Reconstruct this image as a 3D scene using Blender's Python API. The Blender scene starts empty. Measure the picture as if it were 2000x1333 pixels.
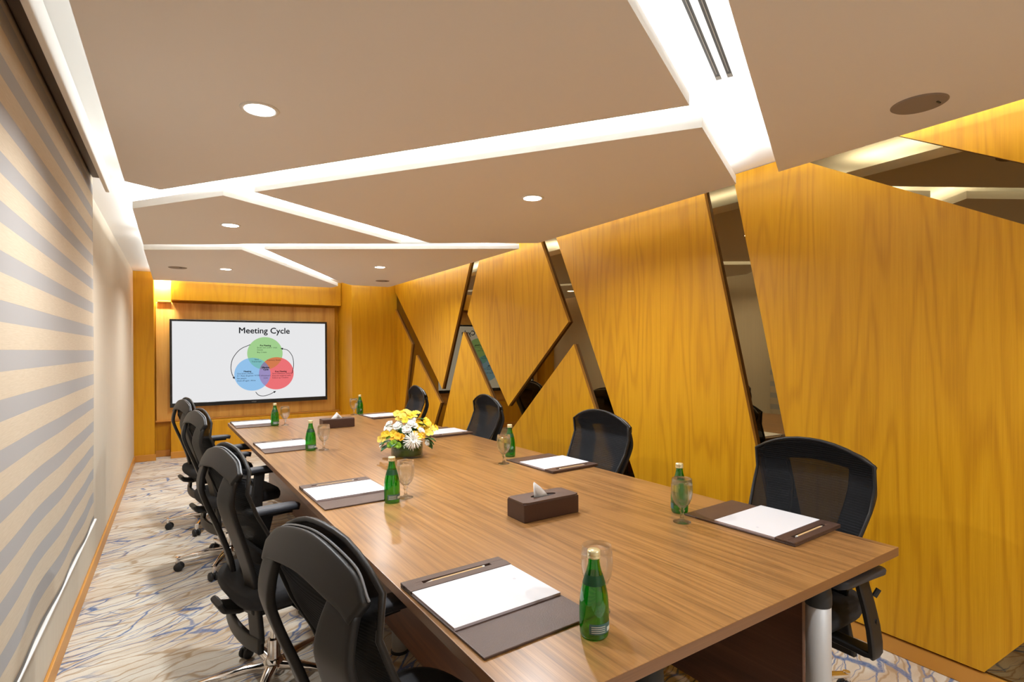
import bpy, bmesh, math, random
from mathutils import Vector, Matrix
random.seed(7)
sc = bpy.context.scene
COL = sc.collection
PI = math.pi

# ------------------------------------------------------------------ camera
F, YAW, PIT, ROLL, CY, EYE = 1065.84, 0.551062, 0.0024120, -0.0057473, 684.335, 1.425
cam = bpy.data.cameras.new('camera')
cam.sensor_width = 36; cam.sensor_fit = 'HORIZONTAL'
cam.lens = F / 2000 * 36
cam.shift_y = (CY - 666.5) / 2000
cam.clip_start = 0.03
cam_o = bpy.data.objects.new('camera', cam); COL.objects.link(cam_o)
_P = Matrix(((1, 0, 0), (0, math.cos(PIT), -math.sin(PIT)), (0, math.sin(PIT), math.cos(PIT))))
_R = Matrix(((math.cos(ROLL), -math.sin(ROLL), 0), (math.sin(ROLL), math.cos(ROLL), 0), (0, 0, 1)))
_B = Matrix(((math.cos(YAW), -math.sin(YAW), 0), (0, 0, -1), (math.sin(YAW), math.cos(YAW), 0)))
_M = _R @ _P @ _B
rot = Matrix((_M[0], -_M[1], -_M[2])).transposed()
cam_o.matrix_world = Matrix.Translation((0, 0, EYE)) @ rot.to_4x4()
sc.camera = cam_o

# ------------------------------------------------------------------ world / exposure
w = bpy.data.worlds.new('world'); sc.world = w; w.use_nodes = True
w.node_tree.nodes['Background'].inputs[0].default_value = (1, 1, 1, 1)
w.node_tree.nodes['Background'].inputs[1].default_value = 0.0
sc.view_settings.view_transform = 'Standard'
sc.view_settings.look = 'None'
sc.view_settings.gamma = 1
sc.view_settings.use_curve_mapping = False
sc.view_settings.exposure = 0.0
sc.cycles.max_bounces = 10
sc.cycles.diffuse_bounces = 6
sc.cycles.glossy_bounces = 5
sc.cycles.transparent_max_bounces = 16
sc.cycles.caustics_reflective = False
sc.cycles.caustics_refractive = False
sc.cycles.use_denoising = True
sc.cycles.sample_clamp_indirect = 4.0

COVE_W = 12.0       # watts per metre of cove strip
SPOT_W = 23.0       # watts per downlight
LIGHT_COL = (0.95, 0.98, 1.0)
COVE_COL = (0.94, 0.98, 1.0)

def area(name, p0, p1, width, power, col, direction, parent=None):
    """a thin rectangular lamp running from p0 to p1, shining along direction"""
    p0, p1, d = Vector(p0), Vector(p1), Vector(direction).normalized()
    L = (p1 - p0).length
    l = bpy.data.lights.new(name, 'AREA'); l.shape = 'RECTANGLE'
    l.size = L; l.size_y = width; l.energy = power; l.color = col
    o = bpy.data.objects.new(name, l); COL.objects.link(o)
    x = (p1 - p0).normalized(); z = -d; y = z.cross(x).normalized(); z = x.cross(y)
    m = Matrix((x, y, z)).transposed().to_4x4(); m.translation = (p0 + p1) / 2
    o.matrix_world = m
    if parent:
        o.parent = parent; o.matrix_parent_inverse = Matrix.Identity(4)
    return o

# ------------------------------------------------------------------ object helpers
def obj(name, bm, mat, parent=None, smooth=False, bevel=0, seg=2, loc=None, angle=None):
    me = bpy.data.meshes.new(name)
    bmesh.ops.recalc_face_normals(bm, faces=bm.faces)
    bm.to_mesh(me); bm.free()
    if mat is not None:
        for m in (mat if isinstance(mat, (list, tuple)) else [mat]): me.materials.append(m)
    if smooth:
        for p in me.polygons: p.use_smooth = True
    o = bpy.data.objects.new(name, me); COL.objects.link(o)
    if parent: o.parent = parent
    if loc: o.location = loc
    if bevel:
        b = o.modifiers.new('bevel', 'BEVEL'); b.width = bevel; b.segments = seg
        b.limit_method = 'ANGLE'; b.angle_limit = math.radians(angle or 35)
        b.harden_normals = False
    return o

def tag(o, label=None, cat=None, group=None, kind=None):
    if label: o['label'] = label
    if cat: o['category'] = cat
    if group: o['group'] = group
    if kind: o['kind'] = kind
    return o

def thing(name, label, cat, loc=(0, 0, 0), rz=0, group=None):
    o = bpy.data.objects.new(name, None); COL.objects.link(o)
    o.empty_display_size = .05
    o.location = loc; o.rotation_euler = (0, 0, rz)
    return tag(o, label, cat, group)

def struct(name, bm, mat, **k):
    return tag(obj(name, bm, mat, **k), kind='structure')

def dup(root, loc, rz, label, group=None):
    def cp(o, parent):
        c = o.copy(); COL.objects.link(c)
        if parent:
            c.parent = parent; c.matrix_parent_inverse = o.matrix_parent_inverse.copy()
        for ch in list(o.children): cp(ch, c)
        return c
    kids = list(root.children)
    r = root.copy(); COL.objects.link(r)
    for ch in kids: cp(ch, r)
    r.location = loc; r.rotation_euler = (0, 0, rz); r['label'] = label
    if group: r['group'] = group
    return r

def box(bm, x0, x1, y0, y1, z0, z1, M=None):
    vs = [Vector((x, y, z)) for z in (z0, z1) for y in (y0, y1) for x in (x0, x1)]
    if M: vs = [M @ v for v in vs]
    v = [bm.verts.new(p) for p in vs]
    for f in ((0, 2, 3, 1), (4, 5, 7, 6), (0, 1, 5, 4), (2, 6, 7, 3), (0, 4, 6, 2), (1, 3, 7, 5)):
        bm.faces.new([v[i] for i in f])
    return bm

def bx(*a, M=None): return box(bmesh.new(), *a, M=M)

def prism(bm, pts, f0, f1):
    """closed prism: pts 2D, f0/f1 map a 2D point to the two 3D faces"""
    a = [bm.verts.new(f0(*p)) for p in pts]; b = [bm.verts.new(f1(*p)) for p in pts]
    bm.faces.new(a); bm.faces.new(b[::-1])
    n = len(pts)
    for i in range(n): bm.faces.new((a[i], b[i], b[(i + 1) % n], a[(i + 1) % n]))
    return bm

def lathe(bm, prof, n=32, c=(0, 0, 0), close=True):
    rings = []
    for r, z in prof:
        if r < 1e-6: rings.append([bm.verts.new((c[0], c[1], c[2] + z))])
        else: rings.append([bm.verts.new((c[0] + r * math.cos(2 * PI * i / n), c[1] + r * math.sin(2 * PI * i / n), c[2] + z)) for i in range(n)])
    for a, b in zip(rings, rings[1:]):
        if len(a) == 1 and len(b) == 1: continue
        for i in range(n):
            j = (i + 1) % n
            if len(a) == 1: bm.faces.new((a[0], b[i], b[j]))
            elif len(b) == 1: bm.faces.new((a[i], a[j], b[0]))
            else: bm.faces.new((a[i], a[j], b[j], b[i]))
    return bm

def catmull(pts, n=6):
    P = [Vector(p) for p in pts]; out = []
    for i in range(len(P) - 1):
        p0 = P[i - 1] if i else P[0] * 2 - P[1]; p1, p2 = P[i], P[i + 1]
        p3 = P[i + 2] if i + 2 < len(P) else P[-1] * 2 - P[-2]
        for k in range(n):
            t = k / n
            out.append(.5 * ((2 * p1) + (p2 - p0) * t + (2 * p0 - 5 * p1 + 4 * p2 - p3) * t * t + (3 * p1 - p0 - 3 * p2 + p3) * t ** 3))
    out.append(P[-1]); return out

def sweep(bm, path, width, thick, normal=None, n_sec=12, power=.45, cap=True):
    """rounded-rect section swept on a path; width/thick floats or lists; normal(i) gives the thickness direction"""
    N = len(path); rings = []
    prev = Vector((0, 0, 1))
    for i, p in enumerate(path):
        t = (path[min(i + 1, N - 1)] - path[max(i - 1, 0)]).normalized()
        nv = Vector(normal(i) if callable(normal) else (normal if normal else prev))
        nv = nv - t * nv.dot(t)
        if nv.length < 1e-5: nv = Vector((1, 0, 0)) - t * t.x
        nv.normalize(); prev = nv
        s = t.cross(nv)
        wd = width[i] if isinstance(width, (list, tuple)) else width
        th = thick[i] if isinstance(thick, (list, tuple)) else thick
        ring = []
        for k in range(n_sec):
            a = 2 * PI * (k + .5) / n_sec; c, q = math.cos(a), math.sin(a)
            cx = math.copysign(abs(c) ** power, c); cy = math.copysign(abs(q) ** power, q)
            ring.append(bm.verts.new(p + s * cx * wd / 2 + nv * cy * th / 2))
        rings.append(ring)
    for a, b in zip(rings, rings[1:]):
        for k in range(n_sec):
            j = (k + 1) % n_sec; bm.faces.new((a[k], a[j], b[j], b[k]))
    if cap:
        bm.faces.new(rings[0][::-1]); bm.faces.new(rings[-1])
    return bm

def tube(bm, path, r, n=12): return sweep(bm, [Vector(p) for p in path], 2 * r, 2 * r, None, n, 1.0)

# ------------------------------------------------------------------ materials
def mat(name):
    m = bpy.data.materials.new(name); m.use_nodes = True
    nt = m.node_tree; b = nt.nodes['Principled BSDF']
    return m, nt, b, nt.links.new

def plain(name, col, rough=.5, metal=0, spec=.5, emit=None, es=0, bump=None):
    m, nt, b, L = mat(name)
    b.inputs['Base Color'].default_value = (*col, 1); b.inputs['Roughness'].default_value = rough
    b.inputs['Metallic'].default_value = metal; b.inputs['Specular IOR Level'].default_value = spec
    if emit:
        b.inputs['Emission Color'].default_value = (*emit, 1); b.inputs['Emission Strength'].default_value = es
    if bump:
        n = nt.nodes.new('ShaderNodeTexNoise'); n.inputs['Scale'].default_value = bump[0]
        g = nt.nodes.new('ShaderNodeBump'); g.inputs['Strength'].default_value = bump[1]; g.inputs['Distance'].default_value = .002
        tc = nt.nodes.new('ShaderNodeTexCoord'); L(tc.outputs['Object'], n.inputs['Vector'])
        L(n.outputs['Fac'], g.inputs['Height']); L(g.outputs['Normal'], b.inputs['Normal'])
    return m

def ramp(nt, stops):
    r = nt.nodes.new('ShaderNodeValToRGB'); e = r.color_ramp.elements
    while len(e) < len(stops): e.new(.5)
    for k, (p, c) in zip(e, stops): k.position = p; k.color = (*c, 1) if len(c) == 3 else c
    return r

def mth(nt, op, a, b=None, clamp=False):
    n = nt.nodes.new('ShaderNodeMath'); n.operation = op; n.use_clamp = clamp
    for i, v in enumerate((a, b)):
        if v is None: continue
        if isinstance(v, (int, float)): n.inputs[i].default_value = v
        else: nt.links.new(v, n.inputs[i])
    return n.outputs[0]

def mixc(nt, fac, a, b):
    n = nt.nodes.new('ShaderNodeMix'); n.data_type = 'RGBA'
    for s, v in ((n.inputs[0], fac), (n.inputs[6], a), (n.inputs[7], b)):
        if isinstance(v, (int, float)): s.default_value = v
        elif isinstance(v, tuple): s.default_value = (*v, 1)
        else: nt.links.new(v, s)
    return n.outputs[2]

def coords(nt, scale, rot=(0, 0, 0), loc=(0, 0, 0)):
    tc = nt.nodes.new('ShaderNodeTexCoord'); m = nt.nodes.new('ShaderNodeMapping')
    m.inputs['Scale'].default_value = scale; m.inputs['Rotation'].default_value = rot; m.inputs['Location'].default_value = loc
    nt.links.new(tc.outputs['Object'], m.inputs['Vector']); return m.outputs[0]

def noise(nt, vec, scale=1, detail=3, rough=.5, dist=0):
    n = nt.nodes.new('ShaderNodeTexNoise'); nt.links.new(vec, n.inputs['Vector'])
    n.inputs['Scale'].default_value = scale; n.inputs['Detail'].default_value = detail
    n.inputs['Roughness'].default_value = rough; n.inputs['Distortion'].default_value = dist
    return n.outputs['Fac']

def wood(name, base, dark, light, across, along, grain_axis, rough=.32, ring=14, ringmix=.5, shift=(0, 0, 0), coat=.0, spec=.5):
    """grain_axis: 0 x, 1 y, 2 z (object coordinates)"""
    m, nt, b, L = mat(name)
    sc1 = [across] * 3; sc1[grain_axis] = along
    sc2 = [across * .07] * 3; sc2[grain_axis] = along * .34
    sc3 = [across * 5] * 3; sc3[grain_axis] = along * 4
    fine = noise(nt, coords(nt, sc1, loc=shift), 1, 4, .6)
    cath = noise(nt, coords(nt, sc2, loc=shift), 1, 1.5, .35)
    pore = noise(nt, coords(nt, sc3, loc=shift), 1, 2, .5)
    big = noise(nt, coords(nt, [1.3, 1.3, .5], loc=shift), 1, 2, .5)
    s = mth(nt, 'SINE', mth(nt, 'MULTIPLY', cath, ring * 6.28))
    s = mth(nt, 'POWER', mth(nt, 'MULTIPLY', mth(nt, 'ADD', s, 1.0), .5), 3.0)
    f = mth(nt, 'ADD', mth(nt, 'MULTIPLY', s, ringmix), mth(nt, 'MULTIPLY', fine, 1 - ringmix * .5))
    f = mth(nt, 'ADD', f, mth(nt, 'MULTIPLY', mth(nt, 'SUBTRACT', pore, .5), .5))
    r = ramp(nt, [(.12, light), (.45, base), (1.0, dark)]); L(f, r.inputs[0])
    c = mixc(nt, mth(nt, 'MULTIPLY', mth(nt, 'SUBTRACT', big, .35, True), .9, True), r.outputs[0], base)
    L(c, b.inputs['Base Color'])
    b.inputs['Roughness'].default_value = rough; b.inputs['Specular IOR Level'].default_value = spec
    b.inputs['Coat Weight'].default_value = coat; b.inputs['Coat Roughness'].default_value = .2
    return m

OAK = wood('oak_veneer', (.59, .285, .006), (.42, .175, .003), (.66, .34, .014), 85, 1.8, 2, .42, 8, .34, spec=.35)
OAK_END = wood('oak_veneer_end', (.60, .295, .006), (.46, .19, .004), (.66, .34, .012), 60, 1.6, 2, .42, 7, .22, (3, 1, 0), spec=.35)
TEAK = wood('teak_panel', (.66, .36, .08), (.42, .18, .03), (.78, .47, .14), 28, .9, 2, .3, 5, .3, (9, 2, 0))
OAK_TRIM = plain('oak_trim', (.56, .25, .035), .4)
OAK_EDGE = plain('oak_edge', (.38, .16, .02), .5)
WALNUT = wood('walnut_top', (.29, .142, .046), (.060, .024, .008), (.46, .25, .095), 110, 1.3, 1, .33, 11, .2, (2, 5, 1), coat=.15)
WALNUT_EDGE = wood('walnut_edge', (.20, .095, .04), (.12, .05, .02), (.27, .135, .06), 60, 1.2, 1, .35, 6, .2)
WALNUT_X = wood('walnut_edge_cross', (.20, .095, .04), (.12, .05, .02), (.27, .135, .06), 60, 1.2, 0, .35, 6, .2)
WALNUT_DARK = wood('walnut_panel', (.13, .05, .022), (.055, .02, .01), (.19, .08, .035), 45, 1.4, 1, .4, 8, .3)
WHITE = plain('white_ceiling_paint', (.88, .87, .84), .9, spec=.2)
SOFFIT = plain('panel_paint', (.84, .815, .785), .85, spec=.2)
LIP = plain('panel_edge_paint', (.88, .865, .83), .85, spec=.2)
DARKBR = plain('bronze_channel', (.10, .065, .04), .4, .4)
BACKWALL = plain('beige_wall_paint', (.52, .45, .36), .9)
TRIMW = plain('off_white_metal', (.82, .81, .78), .5)
GRILLE = plain('speaker_grille', (.27, .225, .19), .8)
SLOTBLK = plain('diffuser_slot_black', (.025, .024, .022), .5)
SLOTGREY = plain('diffuser_vane', (.22, .2, .17), .4, .5)
LED = plain('downlight_lens', (1, 1, 1), .4, emit=(1, .97, .92), es=28)
CHROME = plain('chrome', (.82, .80, .78), .09, 1)
ALU = plain('brushed_aluminium', (.52, .52, .52), .5, .35)
PLASTIC = plain('black_plastic', (.013, .012, .0115), .46, spec=.35)
PLASTIC2 = plain('soft_black_plastic', (.035, .037, .045), .5, spec=.4)
EDGEGREY = plain('grey_highlight', (.26, .27, .29), .4)  # tone of the highlight drawn on the chair frames
CUSHION = plain('black_seat_fabric', (.010, .010, .012), .9, bump=(500, .3))
LEATHER = plain('brown_leatherette', (.072, .038, .026), .45, bump=(420, .35))
LEATHER_D = plain('dark_brown_leatherette', (.040, .015, .009), .4, bump=(420, .3))
PAPER = plain('white_paper', (.70, .70, .73), .8)
PAPER_EDGE = plain('paper_block_edge', (.52, .45, .47), .9)
TISSUE = plain('white_tissue', (.86, .85, .83), .9)
PENCILM = plain('pale_wood_pencil', (.70, .48, .24), .45)
TIPM = plain('pencil_tip', (.78, .70, .60), .6)
GOLD = plain('gold_cap', (.86, .78, .46), .3, .5)
TVBLK = plain('tv_black', (.012, .012, .013), .25)
RUBBER = plain('black_rubber', (.014, .014, .014), .6)
YEL = plain('yellow_petal', (.80, .56, .02), .6)
YEL2 = plain('pale_yellow_petal', (.84, .64, .10), .6)
ORA = plain('golden_petal', (.85, .48, .02), .6)
WHT = plain('white_petal', (.86, .86, .80), .6)
LIME = plain('lime_bloom', (.30, .55, .05), .6)
LEAFM = plain('dark_leaf', (.012, .10, .016), .45)
LEAF2 = plain('wrapped_leaf', (.05, .13, .012), .35)
STEMM = plain('stem', (.08, .22, .03), .5)

def emitter(name, col, s=1.0):
    m, nt, b, L = mat(name)
    nt.nodes.remove(b); e = nt.nodes.new('ShaderNodeEmission'); e.inputs[0].default_value = (*col, 1); e.inputs[1].default_value = s
    L(e.outputs[0], nt.nodes['Material Output'].inputs[0]); return m

def mirror_mat():
    m, nt, b, L = mat('bronze_mirror')
    b.inputs['Base Color'].default_value = (.235, .18, .095, 1); b.inputs['Metallic'].default_value = 1
    b.inputs['Roughness'].default_value = .015
    return m
MIRROR = mirror_mat()

def thin_glass(name, col, body=None, bw=0, edge=.35, base=.05):
    m, nt, b, L = mat(name); nt.nodes.remove(b)
    tr = nt.nodes.new('ShaderNodeBsdfTransparent'); tr.inputs[0].default_value = (*col, 1)
    gl = nt.nodes.new('ShaderNodeBsdfGlossy'); gl.inputs['Roughness'].default_value = .03
    lw = nt.nodes.new('ShaderNodeLayerWeight'); lw.inputs[0].default_value = edge
    mx = nt.nodes.new('ShaderNodeMixShader')
    fac = mth(nt, 'ADD', mth(nt, 'MULTIPLY', mth(nt, 'POWER', lw.outputs['Facing'], 2.2), .8), base, True); L(fac, mx.inputs[0])
    src = tr.outputs[0]
    if body:
        df = nt.nodes.new('ShaderNodeBsdfTranslucent'); df.inputs[0].default_value = (*body, 1)
        d2 = nt.nodes.new('ShaderNodeBsdfDiffuse'); d2.inputs[0].default_value = (*body, 1)
        md = nt.nodes.new('ShaderNodeMixShader'); L(df.outputs[0], md.inputs[1]); L(d2.outputs[0], md.inputs[2]); md.inputs[0].default_value = .4
        mb = nt.nodes.new('ShaderNodeMixShader'); mb.inputs[0].default_value = bw
        L(tr.outputs[0], mb.inputs[1]); L(md.outputs[0], mb.inputs[2]); src = mb.outputs[0]
    L(src, mx.inputs[1]); L(gl.outputs[0], mx.inputs[2])
    L(mx.outputs[0], nt.nodes['Material Output'].inputs[0]); return m
def goblet_glass():
    m, nt, b, L = mat('goblet_glass'); nt.nodes.remove(b)
    g = nt.nodes.new('ShaderNodeBsdfGlass'); g.inputs['IOR'].default_value = 1.45; g.inputs['Roughness'].default_value = 0.0
    g.inputs['Color'].default_value = (.97, .98, .97, 1)
    tr = nt.nodes.new('ShaderNodeBsdfTransparent'); mx = nt.nodes.new('ShaderNodeMixShader'); mx.inputs[0].default_value = .42
    L(g.outputs[0], mx.inputs[1]); L(tr.outputs[0], mx.inputs[2]); L(mx.outputs[0], nt.nodes['Material Output'].inputs[0]); return m
GLASS = goblet_glass()
BOTTLE = thin_glass('green_bottle_glass', (.02, .60, .03), (.0, .34, .008), .26, edge=.3, base=.12)
VASEG = thin_glass('vase_glass', (.86, .90, .84), edge=.3)

def mesh_fabric():
    m, nt, b, L = mat('black_mesh_fabric')
    b.inputs['Base Color'].default_value = (.006, .0065, .008, 1); b.inputs['Roughness'].default_value = .85; b.inputs['Specular IOR Level'].default_value = .2
    b.inputs['Sheen Weight'].default_value = .0
    v = coords(nt, (1, 1, 1)); wv = nt.nodes.new('ShaderNodeTexWave'); wv.bands_direction = 'Z'
    wv.inputs['Scale'].default_value = 34; L(v, wv.inputs[0])
    g = nt.nodes.new('ShaderNodeBump'); g.inputs['Strength'].default_value = .35; g.inputs['Distance'].default_value = .003
    L(wv.outputs['Fac'], g.inputs['Height']); L(g.outputs[0], b.inputs['Normal'])
    tr = nt.nodes.new('ShaderNodeBsdfTransparent'); mx = nt.nodes.new('ShaderNodeMixShader'); mx.inputs[0].default_value = .05
    L(b.outputs[0], mx.inputs[1]); L(tr.outputs[0], mx.inputs[2]); L(mx.outputs[0], nt.nodes['Material Output'].inputs[0])
    return m
MESHF = mesh_fabric()

def carpet_mat():
    m, nt, b, L = mat('patterned_carpet')
    # streaks lie about 20 degrees off the room's cross axis
    v = coords(nt, (1, 1, 1))
    n1 = nt.nodes.new('ShaderNodeTexNoise'); n1.inputs['Scale'].default_value = 1.7; n1.inputs['Detail'].default_value = 3
    L(v, n1.inputs['Vector'])
    sub = nt.nodes.new('ShaderNodeVectorMath'); sub.operation = 'SUBTRACT'; L(n1.outputs['Color'], sub.inputs[0]); sub.inputs[1].default_value = (.5, .5, .5)
    scl = nt.nodes.new('ShaderNodeVectorMath'); scl.operation = 'SCALE'; L(sub.outputs[0], scl.inputs[0]); scl.inputs[3].default_value = .26
    add = nt.nodes.new('ShaderNodeVectorMath'); L(v, add.inputs[0]); L(scl.outputs[0], add.inputs[1])
    n3 = nt.nodes.new('ShaderNodeTexNoise'); n3.inputs['Scale'].default_value = 11; L(v, n3.inputs['Vector'])
    s3 = nt.nodes.new('ShaderNodeVectorMath'); s3.operation = 'SCALE'; L(n3.outputs['Color'], s3.inputs[0]); s3.inputs[3].default_value = .045
    add0 = add; add = nt.nodes.new('ShaderNodeVectorMath'); L(add0.outputs[0], add.inputs[0]); L(s3.outputs[0], add.inputs[1])
    def veins(scale, rot, loc, width, soft):
        mp = nt.nodes.new('ShaderNodeMapping'); mp.vector_type = 'POINT'
        mp.inputs['Rotation'].default_value = (0, 0, rot); mp.inputs['Location'].default_value = loc
        L(add.outputs[0], mp.inputs[0])
        m2 = nt.nodes.new('ShaderNodeMapping'); m2.inputs['Scale'].default_value = scale; L(mp.outputs[0], m2.inputs[0])
        vo = nt.nodes.new('ShaderNodeTexVoronoi'); vo.feature = 'DISTANCE_TO_EDGE'; vo.voronoi_dimensions = '2D'; vo.inputs['Scale'].default_value = 1
        L(m2.outputs[0], vo.inputs[0])
        wn = noise(nt, v, 3.1, 2, .5)
        d = mth(nt, 'SUBTRACT', vo.outputs['Distance'], mth(nt, 'MULTIPLY', mth(nt, 'SUBTRACT', wn, .3, True), width))
        return mth(nt, 'SUBTRACT', 1.0, mth(nt, 'DIVIDE', d, soft, True), True)
    tan_ = veins((3.0, 15.0, 1), -.36, (0, 0, 0), .10, .06)
    blue = mth(nt, 'MAXIMUM', veins((1.9, 9.0, 1), -.46, (3.3, 1.7, 0), .075, .028), mth(nt, 'MULTIPLY', veins((2.9, 14.0, 1), -.27, (7.3, 4.7, 0), .06, .022), .75))
    patch = noise(nt, coords(nt, (1.2, 6, 1), (0, 0, -.4)), 1, 3, .6)
    pile = noise(nt, v, 240, 2, .7)
    speck = noise(nt, v, 90, 2, .6)
    base = mixc(nt, mth(nt, 'MULTIPLY', mth(nt, 'SUBTRACT', patch, .44, True), 4.0, True), (.67, .62, .53), (.50, .38, .26))
    c = mixc(nt, mth(nt, 'MULTIPLY', tan_, .75), base, (.36, .23, .115))
    bf = mth(nt, 'MULTIPLY', blue, mth(nt, 'ADD', .35, speck), True)
    gate = mth(nt, 'MULTIPLY', mth(nt, 'SUBTRACT', noise(nt, v, 1.9, 1, .5), .36, True), 7, True)
    c = mixc(nt, mth(nt, 'MULTIPLY', bf, gate), c, (.06, .125, .30))
    c = mixc(nt, mth(nt, 'MULTIPLY', mth(nt, 'SUBTRACT', pile, .45, True), .8, True), c, (.30, .26, .22))
    L(c, b.inputs['Base Color']); b.inputs['Roughness'].default_value = .95; b.inputs['Specular IOR Level'].default_value = .1
    g = nt.nodes.new('ShaderNodeBump'); g.inputs['Strength'].default_value = .5; g.inputs['Distance'].default_value = .004
    L(pile, g.inputs['Height']); L(g.outputs[0], b.inputs['Normal'])
    return m
CARPET = carpet_mat()

def wallpaper_mat():
    m, nt, b, L = mat('beige_wallcovering')
    n = noise(nt, coords(nt, (1, 90, 3)), 1, 3, .6)
    c = mixc(nt, n, (.56, .49, .39), (.66, .59, .48)); L(c, b.inputs['Base Color'])
    b.inputs['Roughness'].default_value = .85; b.inputs['Specular IOR Level'].default_value = .2
    return m
WALLP = wallpaper_mat()

def blind_mat():
    m, nt, b, L = mat('zebra_blind_fabric')
    tc = nt.nodes.new('ShaderNodeTexCoord'); sp = nt.nodes.new('ShaderNodeSeparateXYZ'); L(tc.outputs['Object'], sp.inputs[0])
    ph = mth(nt, 'FRACT', mth(nt, 'DIVIDE', mth(nt, 'SUBTRACT', sp.outputs['Z'], 1.37 - .137 * 20), .137))
    sheer = mth(nt, 'LESS_THAN', ph, .44)
    n = noise(nt, coords(nt, (1, 14, 300)), 1, 3, .6)
    lin = mixc(nt, n, (.50, .41, .295), (.66, .575, .455))
    c = mixc(nt, sheer, lin, (.39, .38, .375)); L(c, b.inputs['Base Color'])
    b.inputs['Roughness'].default_value = .85; b.inputs['Specular IOR Level'].default_value = .15
    g = nt.nodes.new('ShaderNodeBump'); g.inputs['Strength'].default_value = .6; g.inputs['Distance'].default_value = .003
    L(mth(nt, 'SUBTRACT', 1.0, sheer), g.inputs['Height']); L(g.outputs[0], b.inputs['Normal'])
    return m
BLIND = blind_mat()

# ------------------------------------------------------------------ room shell
ZC, ZS, ZT = 2.45, 2.315, 2.36       # upper ceiling, underside and top of the hanging panels
XL, XR, XM = -.47, 2.81, 2.835       # left wall, face of the wood panels, mirror
YB, YF, YPIL, YREC, YBOX, YPR = -1.9, 8.46, 8.46, 8.73, 8.51, 7.93
struct('floor', bx(XL - .1, 3.0, YB - .1, 9.0, -.1, 0), CARPET)
struct('ceiling', bx(XL - .1, 3.0, YB - .1, 9.0, ZC, ZC + .1), WHITE)
struct('wall_left', bx(XL - .12, XL, YB, 8.9, 0, ZC), WALLP)
struct('wall_right', bx(XM + .006, XM + .12, YB, 8.9, 0, ZC), BACKWALL)
struct('wall_back', bx(XL, XM, YB - .12, YB, 0, ZC), BACKWALL)
bm = bmesh.new()
box(bm, XL, -.25, YPIL, YREC + .1, 0, ZC)
box(bm, -.25, 2.16, YREC, YREC + .1, 0, ZC)
box(bm, 2.16, XM, YPR, YREC + .1, 0, ZC)
struct('wall_front', bm, OAK_END)
struct('baseboard_left', bx(XL, XL + .014, YB, YPIL - .014, 0, .085), OAK_TRIM, bevel=.004)
struct('baseboard_right', bx(XR + .008, XM, YB, YPR, 0, .078), OAK_TRIM, bevel=.004)
bm = bmesh.new()
box(bm, XL + .001, -.236, YPIL - .014, YPIL, 0, .085)
box(bm, -.249, -.08, YREC - .014, YREC - .001, 0, .085)
box(bm, 2.17, XR, YPR - .014, YPR - .001, 0, .085)
struct('baseboard_front', bm, OAK_TRIM, bevel=.004)
# low box and overhead box framing the television
struct('trim_1', bx(-.07, 2.155, YBOX, YREC - .001, 0, .47), OAK_END, bevel=.003)
struct('trim_2', bx(-.06, 2.155, YBOX, YREC - .001, 2.10, ZC - .001), OAK_END, bevel=.003)
struct('trim_3', bx(-.075, 2.155, YBOX - .014, YBOX - .0005, .0, .085), OAK_TRIM, bevel=.004)
struct('trim_4', bx(-.245, 2.155, YREC - .075, YREC - .001, .472, .49), OAK_TRIM, bevel=.003)
struct('trim_5', bx(-.215, -.062, YREC - .09, YREC - .0015, 2.075, 2.098), OAK_EDGE, bevel=.003)
bm = bx(-.235, 2.10, YREC - .045, YREC - .0015, .491, 2.074)
tp = tag(obj('television_backing_panel', bm, TEAK, bevel=.003), 'streaky brown wood backing panel around the television', 'wood panel')
# pelmet that hides the blind's head
struct('trim_6', bx(-.345, -.325, YB, 3.92, 2.345, ZC - .001), LIP, bevel=.003)

# ------------------------------------------------------------------ wood panels on the mirror wall
gl = tag(obj('wall_mirror', bx(XM, XM + .005, YB + .01, YPR - .002, .079, ZC - .003), MIRROR),
         'bronze tinted mirror showing as slanting strips between the oak wall panels', 'mirror')
zt, zb = ZC - .004, .088
WP = [
 ([(1.564, zb), (2.066, zt), (1.712, zt), (-.035, 1.434), (.893, zb)], 'huge oak wall panel behind the nearest right-hand chair'),
 ([(1.297, zt), (-1.2, .99), (-1.2, zt)], 'triangular oak wall panel at the upper right under the round speaker'),
 ([(.73, zb), (-.19, 1.40), (-1.2, .80), (-1.2, zb)], 'lower oak wall panel past the right edge of the table end'),
 ([(1.75, zb), (2.285, zt), (3.859, zt), (3.114, .953), (2.69, zb)], 'tall tapering oak wall panel between the second and nearest right-hand chairs'),
 ([(4.095, zt), (3.663, 1.649), (4.649, .853), (5.533, 1.821), (5.21, zt)], 'five-sided oak wall panel ending in a low point above the vase'),
 ([(3.593, 1.461), (2.905, zb), (5.231, zb)], 'triangular oak wall panel behind the second right-hand chair'),
 ([(5.638, 1.621), (4.86, .79), (5.69, zb), (6.44, zb)], 'pointed oak wall panel left of the third right-hand chair'),
 ([(5.43, zt), (6.235, .929), (7.858, 2.238), (7.926, 2.29), (7.926, zt)], 'oak wall panel with slanting sides under the far ceiling corner'),
 ([(7.09, 1.346), (6.29, .753), (6.454, .511), (6.73, zb), (7.58, zb)], 'small pointed oak wall panel behind the farthest right-hand chair'),
 ([(7.926, 2.03), (7.261, 1.499), (7.474, .839), (7.71, zb), (7.926, zb)], 'narrow oak wall panel in the far right corner'),
]
for pts, lab in WP:
    bm = bmesh.new()
    prism(bm, pts, lambda y, z: Vector((XR, y, z)), lambda y, z: Vector((XM - .0008, y, z)))
    bmesh.ops.recalc_face_normals(bm, faces=bm.faces)
    bm.faces.ensure_lookup_table()
    for f in bm.faces: f.material_index = 0 if f.normal.x < -.9 else 1
    o = obj('oak_wall_panel', bm, [OAK, OAK_EDGE])
    tag(o, lab, 'wall panel', 'oak panels on the mirror wall')

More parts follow.
